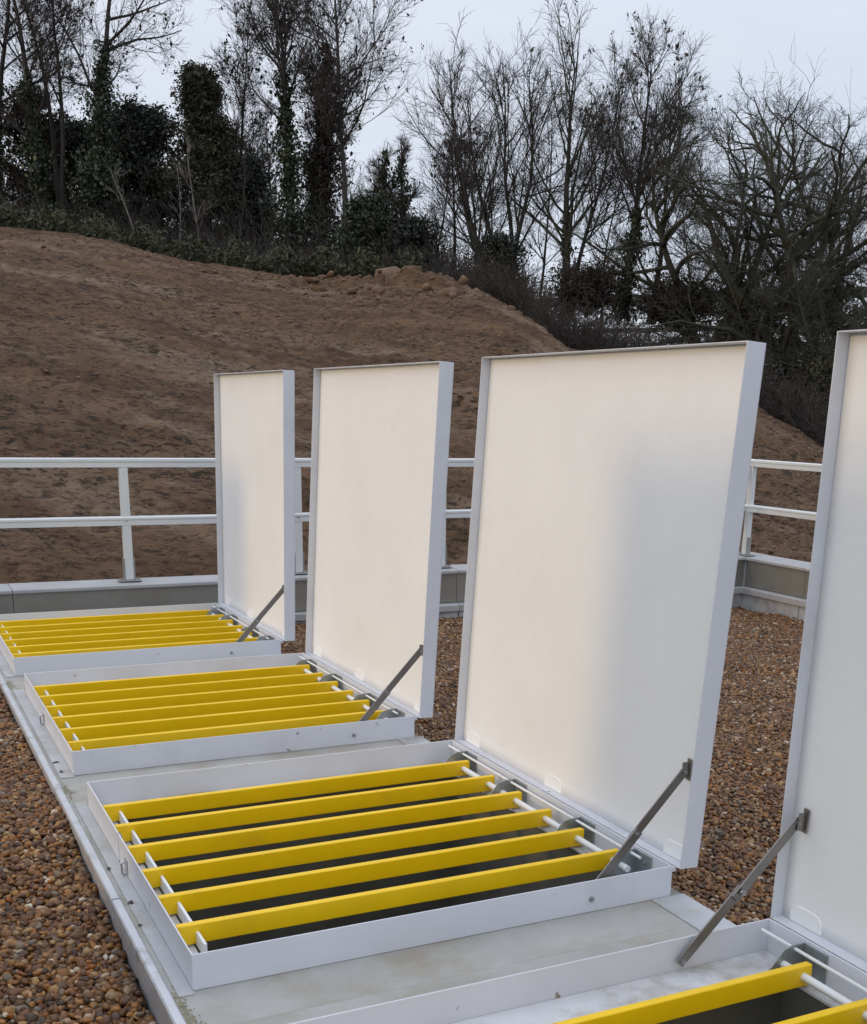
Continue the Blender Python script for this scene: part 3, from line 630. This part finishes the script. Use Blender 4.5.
def tree(name, label, x, y, top, lean=(0, 0), r=.16, stems=1, spread=.5, limbs=(12, .28), limb_len=.38, limb_ang=.85, up=.07, dens=1.0, seeds=0.0,
         ivy=None, limb_r=.40, bark='bark', twig='twig', fine=3, wander=.10, group=GROUP, twig_r=.0068):
    global rng; rng = np.random.default_rng(int(abs(x * 1000 + y * 77777)))      # every tree has a growth of its own
    z0 = crest_at(x, y) - .15; Ht = top - z0
    root = thing(name, label, 'tree', (x, y, z0), 0, group)
    p0 = np.zeros((stems, 3)); az = rng.uniform(0, 6.28) + np.arange(stems) * 6.283 / max(stems, 1)
    d0 = np.stack([np.cos(az) * spread * (stems > 1) + lean[0], np.sin(az) * spread * (stems > 1) + lean[1], np.ones(stems)], 1)
    if stems > 1: p0[:, 0] = np.cos(az) * r * .8; p0[:, 1] = np.sin(az) * r * .8
    T = grow(p0, d0, Ht * rng.uniform(.84, .94, stems) * (1.0 if stems == 1 else .94 * math.sqrt(1 + .8 * spread * spread)), 14, .045 if stems == 1 else .07, .05)
    rT = taper(np.full(stems, r), np.full(stems, .012), 14, .62); rT[:, 0] *= 1.35
    wood = [tubes(T, rT, 8)]
    n1, t0 = limbs
    p, d, t_, par = sprout(T, n1, t0, .97, limb_ang); L1 = Ht * limb_len * (1.12 - .75 * t_) * rng.uniform(.65, 1.15, len(p))
    A = grow(p, d, L1, 8, wander, up); r1 = r * limb_r * (1 - .75 * t_) * rng.uniform(.7, 1.1, len(p)); wood.append(tubes(A, taper(r1, r1 * .16 + .004, 8), 5))
    ends = [T[:, 5:], A]
    p, d, t_, par = sprout(A, max(3, int(9 * dens)), .12, .98, .65); ok = rng.random(len(par)) < np.clip((L1[par] / (np.median(L1) * 1.2)) ** 1.6, .06, 1); p, d, t_, par = p[ok], d[ok], t_[ok], par[ok]; L2 = L1[par] * .50 * (1.15 - .6 * t_) * rng.uniform(.6, 1.2, len(p))
    B = grow(p, d, L2, 6, wander * 1.1, up * .9); r2 = np.maximum(r1[par] * (.36 - .24 * t_), twig_r * 1.2); wood.append(tubes(B, taper(r2, np.full(len(r2), twig_r * .9), 6), 4))
    # short shoots from the main stems as well
    p, d, t_, par = sprout(T, int(6 * dens), t0 * .9, .99, .75); B2 = grow(p, d, Ht * rng.uniform(.07, .17, len(p)), 6, wander, up); wood.append(tubes(B2, np.full((len(p), 6), twig_r), 3))
    B = np.concatenate([B, B2])
    p, d, t_, par = sprout(B, max(3, int(8 * dens)), .12, 1.0, .6); Lb = np.linalg.norm(B[:, -1] - B[:, 0], axis=1)
    L3 = np.maximum(Lb[par] * .62, .30) * rng.uniform(.6, 1.2, len(p)); Cc = grow(p, d, L3, 4, wander * 1.2, up * .8)
    tw = [tubes(Cc, taper(np.full(len(p), twig_r * .85), np.full(len(p), twig_r * .5), 4), 3)]
    p, d, t_, par = sprout(Cc, max(2, int(fine * dens)), .2, 1.0, .6); L4 = L3[par] * .62 * rng.uniform(.5, 1.2, len(p)); D_ = grow(p, d, L4, 3, wander, up * .6)
    tw.append(tubes(D_, taper(np.full(len(p), twig_r * .6), np.full(len(p), twig_r * .35), 3), 3))
    link('trunk', arr_mesh('trunk', *join(wood)), M[bark], root, smooth=True)
    link('crown', arr_mesh('crown', *join(tw)), M[twig], root)
    if seeds:
        n_ = int(len(D_) * seeds); sel = rng.choice(len(D_), n_, replace=False); c = D_[sel, -1]
        c = (c[:, None] + rng.normal(0, .05, (n_, 4, 3)) + np.array([0, 0, -.05])).reshape(-1, 3)
        link('seed_clusters', arr_mesh('seed_clusters', *leaves(c, .055, 1.9, 1.2)), M['seed'], root, kind='stuff')
    if ivy:
        zt, rad_, n_, mt = ivy; n_ = int(n_ * 1.7); src = np.concatenate([T[:, :]], 0)
        K = len(src); k = rng.integers(0, K, n_); tv = rng.beta(1.1, 1.5, n_) * zt; xx = tv * 13; i = np.minimum(xx.astype(int), 12); fr_ = (xx - i)[:, None]
        c = src[k, i] * (1 - fr_) + src[k, i + 1] * fr_
        lump = 1 + .45 * np.sin(c[:, 2:3] * 3.1 + x) + .25 * np.sin(c[:, 2:3] * 7.3 + k[:, None] * 2)
        fade = (1.1 - .75 * tv / zt)[:, None]
        off = rng.normal(0, 1, (n_, 3)) * np.array([1, 1, .5]); c = c + off * rad_ * .55 * lump * fade
        link('ivy', arr_mesh('ivy', *leaves(c, .066, 1.5, .6)), M[mt], root, kind='stuff')
    return root
def leafy(name, label, x, y, top, width, mt, n=9000, size=.13, base=.0, shape='cone', twigmat='bark', group=GROUP, clumps=150, aspect=2.2, cat='tree', droop=.3):
    z0 = crest_at(x, y) - .15; Ht = top - z0
    root = thing(name, label, cat, (x, y, z0), 0, group)
    T = grow(np.zeros((1, 3)), np.array([[0, 0, 1.]]), np.array([Ht * .97]), 12, .04, .05)
    p, d, t_, par = sprout(T, 120, max(.03, base), .98, 1.15)
    pr = (np.minimum(1, (1.04 - t_) * 1.45) if shape == 'cone' else np.sin(np.clip(t_ * .72 + .26, 0, 1) * math.pi) ** .6)
    L1 = width * .5 * pr * rng.uniform(.6, 1.12, len(p)); A = grow(p, d, L1, 6, .12, .06)
    p2, d2, t2, par2 = sprout(A, 5, .3, 1, .7); B = grow(p2, d2, L1[par2] * .4, 4, .15, .05)
    rr = np.full(len(p), .035)
    wood = [tubes(T, taper(np.full(1, .05 + .012 * Ht), np.full(1, .02), 12), 7), tubes(A, taper(rr, rr * .3, 6), 4), tubes(B, np.full((len(p2), 4), .009), 3)]
    link('trunk', arr_mesh('trunk', *join(wood)), M[twigmat], root)
    tips = np.concatenate([A[:, 2:].reshape(-1, 3), B[:, 1:].reshape(-1, 3), B[:, 2:].reshape(-1, 3)]); cl = tips[rng.integers(0, len(tips), clumps * 9)]
    n = int(n * 3.2); c = (cl[rng.integers(0, len(cl), n)] + rng.normal(0, 1, (n, 3)) * np.array([1, 1, .6]) * (.10 + .028 * width))
    link('crown', arr_mesh('crown', *leaves(c, size * .48, aspect * .95, droop)), M[mt], root)
    return root

# left group
tree('ivy_clad_tree', 'tall dark tree leaning left out of the top left corner, ivy up its trunk', 5.6, 40.4, 17.5, (-.10, 0), .22, limbs=(14, .3), limb_len=.30, seeds=.05, ivy=(.55, .42, 2600, 'ivy'))
tree('ivy_clad_tree', 'second leaning tree at the left edge, just behind the first', 4.55, 42.0, 18.0, (-.13, .02), .20, limbs=(12, .35), limb_len=.28, seeds=.08, ivy=(.5, .36, 1800, 'ivy'))
tree('bare_tree', 'slim straight bare tree between the leaning pair and the thick ivy column at far left', 6.29, 41.75, 18.5, (.03, 0), .13, limbs=(15, .35), limb_len=.24, seeds=.06)
tree('bare_tree', 'slim bare tree with brownish stem close to the left of the thick ivy column', 6.05, 40.3, 17.6, (.0, 0), .12, limbs=(12, .4), limb_len=.22, seeds=.05)
tree('ivy_clad_tree', 'thick ivy column of a tree with long bare limbs reaching right at far left', 6.72, 39.4, 18.0, (.02, 0), .24, limbs=(18, .42), limb_len=.36, limb_ang=1.0, up=.03, seeds=.07, ivy=(.62, .62, 5200, 'ivy'))
leafy('evergreen_tree', 'dark rounded pine left of the pointed olive conifer', 8.9, 42.4, 11.0, 3.6, 'evergreen', 12000, .12, 0, 'round', clumps=120)
leafy('conifer', 'tall pointed olive green conifer right of the dark pine', 11.0, 40.6, 12.4, 3.4, 'olive', 15000, .11, 0, 'cone', clumps=160)
leafy('evergreen_tree', 'low dark evergreen filling in behind the thick ivy column', 7.5, 43.2, 10.4, 3.4, 'evergreen', 8000, .13, 0, 'round', clumps=90)
leafy('evergreen_tree', 'withered brown green evergreen among the left hand trunks', 5.9, 43.4, 11.3, 2.8, 'rust', 6500, .11, 0, 'round', clumps=110)
leafy('evergreen_tree', 'squat dark evergreen between the pointed conifer and the ivy towers', 12.2, 39.9, 9.4, 2.2, 'evergreen', 6500, .12, 0, 'round', clumps=80)
tree('bare_tree', 'slender bare birch rising right of the pointed conifer', 12.3, 41.9, 15.0, (.0, 0), .10, limbs=(26, .38), limb_len=.26, seeds=.07, twig='twig')
tree('leaning_sapling', 'thin pale leaning sapling in front of the dark pine', 8.25, 38.3, 9.0, (-.40, .05), .045, limbs=(4, .6), limb_len=.2, dens=.4, bark='bark_pale', twig='bark_pale', fine=2)
tree('pale_sapling', 'thin pale forked sapling in front of the pointed conifer', 10.3, 38.6, 9.6, (-.05, .0), .050, limbs=(6, .3), limb_len=.3, dens=.45, bark='bark_pale', twig='bark_pale', fine=2)
tree('pale_sapling', 'thinner pale sapling at the left foot of the pointed conifer', 9.55, 38.8, 9.3, (-.06, .0), .035, limbs=(5, .3), limb_len=.25, dens=.45, bark='bark_pale', twig='twig', fine=2)
tree('pale_sapling', 'dull straight sapling at the right foot of the pointed conifer', 11.3, 38.4, 10.4, (.03, .0), .040, limbs=(6, .4), limb_len=.22, dens=.45, bark='bark_green', twig='twig', fine=2)
# centre left group
tree('ivy_clad_tree', 'tall left hand ivy tower with a forked bare top, left of centre', 12.77, 37.1, 17.4, (.0, 0), .21, limbs=(24, .42), limb_len=.34, limb_ang=.65, seeds=.08, ivy=(.62, .62, 5200, 'ivy'))
tree('ivy_clad_tree', 'right hand ivy tower with brownish leaves beside the taller ivy tower', 14.3, 38.3, 13.6, (.03, 0), .20, limbs=(18, .45), limb_len=.28, seeds=.08, ivy=(.98, .72, 6400, 'rust'))
tree('ivy_clad_tree', 'dark slim ivy column standing between the two ivy towers', 13.7, 37.6, 12.6, (.0, 0), .15, limbs=(10, .5), limb_len=.2, ivy=(.85, .55, 4200, 'ivy'))
tree('bare_tree', 'tall slim bare tree reaching the top edge right of the ivy towers', 14.44, 36.49, 17.8, (.01, 0), .15, limbs=(26, .34), limb_len=.38, limb_ang=.75, seeds=.08)
tree('ivy_clad_tree', 'short ivy stump with two upright fingers right of the ivy towers', 15.3, 34.6, 10.2, (.05, 0), .13, stems=2, spread=.14, limbs=(8, .5), limb_len=.18, ivy=(.95, .40, 3600, 'ivy'))
leafy('laurel_bush', 'glossy green laurel bush at the foot of the ivy towers', 14.25, 34.2, 7.5, 2.4, 'ivy', 4200, .13, 0, 'round', clumps=60, aspect=1.5, cat='bush', group='bushes below the trees')
leafy('dark_bush', 'dark bush between the laurel and the rubble heap', 15.6, 33.4, 6.9, 2.2, 'evergreen', 3600, .12, 0, 'round', clumps=50, aspect=1.5, cat='bush', group='bushes below the trees')
# centre right group
tree('bare_tree', 'thin bare tree alone in the gap right of the laurel bush', 17.06, 33.7, 10.5, (.07, -.02), .10, limbs=(13, .4), limb_len=.30, seeds=.04)
tree('bare_tree', 'broad fan shaped bare tree with several stems right of the gap', 17.8, 31.7, 12.5, (-.02, .02), .125, stems=5, spread=.34, limbs=(14, .20), limb_len=.44, limb_ang=.66, up=.08, dens=.78, fine=3)
tree('bare_tree', 'tallest bare tree right of the fan shaped one, seed clusters at its top', 19.13, 30.05, 12.9, (-.01, .0), .19, limbs=(22, .24), limb_len=.50, limb_ang=.72, up=.06, dens=.85, seeds=.04, bark='bark_green', ivy=(.45, .20, 900, 'ivy'))
tree('bare_tree', 'slim companion stem close beside the tallest bare tree', 19.5, 30.3, 12.0, (.03, .0), .10, limbs=(16, .3), limb_len=.42, limb_ang=.6, up=.09, seeds=.04)
tree('ivy_clad_tree', 'bare tree with an ivied leaning lower trunk, left of the spreading oaks', 20.18, 28.5, 11.5, (.07, -.04), .15, limbs=(20, .36), limb_len=.48, limb_ang=.7, up=.08, seeds=.03, ivy=(.5, .30, 1800, 'ivy'))
tree('bare_tree', 'crooked bare tree squeezed between the ivied leaning one and the first oak', 21.5, 28.9, 10.6, (.02, .0), .13, limbs=(18, .25), limb_len=.46, limb_ang=.7, seeds=.02, bark='bark_green')
tree('bare_oak', 'left of the two big spreading oaks behind the largest lid', 22.6, 26.7, 10.5, (-.03, .02), .25, stems=3, spread=.28, limb_r=.55, limbs=(18, .14), limb_len=.58, limb_ang=1.05, up=.025, dens=1.0, fine=3, bark='bark_green', twig='twig_green', wander=.20, ivy=(.5, .30, 1800, 'olive'))
tree('bare_oak', 'right of the two big spreading oaks, its heavy limbs fanning to the right', 23.7, 25.0, 10.0, (.13, -.10), .29, stems=2, spread=.40, limb_r=.58, limbs=(22, .14), limb_len=.66, limb_ang=1.05, up=.025, dens=1.0, fine=3, bark='bark_green', twig='twig_green', wander=.20, ivy=(.5, .32, 2200, 'olive'))
tree('bare_oak', 'spreading bare tree cut by the right edge behind the cropped lid', 26.6, 25.0, 10.0, (.04, .0), .24, stems=2, spread=.35, limb_r=.5, limbs=(18, .2), limb_len=.58, limb_ang=1.05, up=.025, dens=1.0, bark='bark_green', twig='twig_green', wander=.16)
tree('bare_oak', 'low tangled bare tree between the largest lid and the cropped lid', 22.6, 21.4, 5.6, (.0, .0), .13, stems=4, spread=.6, limbs=(10, .12), limb_len=.55, limb_ang=.9, up=.02, bark='bark_green', twig='twig_green', wander=.18)
for i, (x, y, tp, lb) in enumerate([(14.06, 44.5, 12.0, None), (15.0, 45.8, 12.7, None), (15.9, 44.0, 11.4, None), (16.8, 42.0, 12.0, None), (18.6, 42.4, 11.6, None), (20.2, 42.2, 11.6, None), (22.5, 37.6, 12.6, None), (24.5, 36.4, 11.2, None), (27.2, 34.5, 11.0, None), (13.1, 44.0, 12.6, None), (20.9, 38.5, 10.9, None), (29.5, 31.5, 10.4, None)]):
    tree('bare_tree', 'slender bare tree in the thin back row seen between the nearer trunks', x, y, tp, (rng.uniform(-.05, .05), 0), .08, limbs=(18, .28), limb_len=.32, up=.10, dens=.8, group='slender trees in the back row', fine=2)
for x, y, tp, w, mt, lb in [(19.2, 29.0, 5.3, 2.6, 'rust', 'brown brushy bush at the foot of the tallest bare tree'), (21.4, 27.4, 4.6, 2.8, 'rust', 'brown bush below the ivied leaning tree'), (17.4, 31.2, 6.3, 2.2, 'evergreen', 'dark bush at the foot of the fan shaped tree'),
                            (24.3, 24.2, 4.9, 3.2, 'olive', 'olive bush at the foot of the right hand oak'), (22.4, 25.4, 4.6, 3.0, 'olive', 'olive bush at the foot of the left hand oak'), (21.8, 20.4, 2.9, 2.6, 'olive', 'dark shrub on the end of the dirt bank beside the largest lid'), (23.0, 18.2, 2.2, 2.8, 'rust', 'low shrub beside the cropped lid at the end of the dirt bank')]:
    leafy('bush', lb, x, y, tp, w, mt, 2200, .085, 0, 'round', clumps=60, aspect=2.0, cat='bush', group='bushes below the trees')

# undergrowth along the crest
def band(s0, s1, off0, off1, n):
    i = rng.uniform(s0, s1, n) * (NS - 1); ii = i.astype(int); off = rng.uniform(off0, off1, n); p = cr[ii].copy(); p[:, :2] += outd[ii] * off[:, None]; p[:, 2] -= .03 * off
    return p, i
def ss(x, y): 
    return float(((cr[:, 0] - x) ** 2 + (cr[:, 1] - y) ** 2).argmin()) / (NS - 1)
sA, sB, sC, sD = ss(-4, 39), ss(13.3, 27.8), ss(14.4, 26.6), ss(19, 15.8)
p, i = band(sA, sB, -.2, 3.2, 32000)
hgt = .35 + .35 * (np.sin(i * .55) * .5 + .5) + .25 * (np.sin(i * 1.7 + 1) * .5 + .5)
q = p + np.stack([rng.normal(0, .1, len(p)), rng.normal(0, .1, len(p)), rng.beta(1.3, 1.2, len(p)) * hgt], 1)
link('undergrowth', arr_mesh('undergrowth', *leaves(q, .050, 3.0, .0)), M['bramble'], kind='stuff')
def brush(name, s0, s1, off0, off1, n, hmin, hmax, mt):
    p, i = band(s0, s1, off0, off1, n); p[:, 2] -= .1
    d = np.stack([rng.normal(0, .45, n), rng.normal(0, .45, n), np.ones(n)], 1); A = grow(p, d, rng.uniform(hmin, hmax, n), 6, .16, -.05)
    parts = [tubes(A, taper(np.full(n, .011), np.full(n, .006), 6), 3)]
    p2, d2, t2, par = sprout(A, 5, .25, 1, .7); B = grow(p2, d2, rng.uniform(.15, .5, len(p2)), 3, .15, 0); parts.append(tubes(B, np.full((len(p2), 3), .006), 3))
    link(name, arr_mesh(name, *join(parts)), M[mt], kind='stuff')
brush('brushwood', ss(10.5, 31.8), sC, .6, 5, 1300, .4, 1.2, 'twig')
brush('brushwood', sC, sD, .3, 5.5, 3200, .5, 1.5, 'brush')
brush('brushwood', ss(13, 28.2), sD, 5, 10, 3000, 1.2, 2.8, 'twig_green')
brush('brushwood', sA, ss(10.5, 31.8), 1.5, 5, 1600, .6, 1.8, 'twig')
brush('brushwood', sA, ss(13.5, 27.5), 4.5, 9.5, 2600, 1.6, 3.8, 'twig')

# far girder bridge beyond the right hand trees
br = thing('girder_bridge', 'dark girder bridge crossing far behind the spreading oaks', 'bridge', (57.0, 99.0, 0))
A, B = Vector((0, 0, 0)), Vector((26, -66, -1.0)); dirv = (B - A).normalized(); nrm = Vector((dirv.y, -dirv.x, 0)).normalized()
def bb(name, a, b_, w, t_, mt): return link(name, MB().bar(a, b_, w, t_, nrm).mesh(), M[mt], br)
bb('top_chord', A + Vector((0, 0, 11.1)), B + Vector((0, 0, 11.1)), .75, .6, 'bridge')
bb('bottom_chord', A + Vector((0, 0, 8.6)), B + Vector((0, 0, 8.6)), .35, .5, 'bridge')
for k in range(1, 13):
    a = A.lerp(B, (k - 1) / 12); c = A.lerp(B, k / 12); zt_ = Vector((0, 0, 10.7)); zb_ = Vector((0, 0, 8.8))
    bb('lattice_bar', a + zt_, c + zb_, .18, .12, 'bridge_pale'); link('lattice_bar', MB().bar(a + zb_ + nrm * .2, c + zt_ + nrm * .2, .18, .12, nrm).mesh(), M['bridge_pale'], br)
for k in (0, .33, .66, 1): link('pier', MB().bar(A.lerp(B, k) + Vector((0, 0, -2)), A.lerp(B, k) + Vector((0, 0, 8.4)), 1.2, .8, nrm).mesh(), M['bridge'], br)
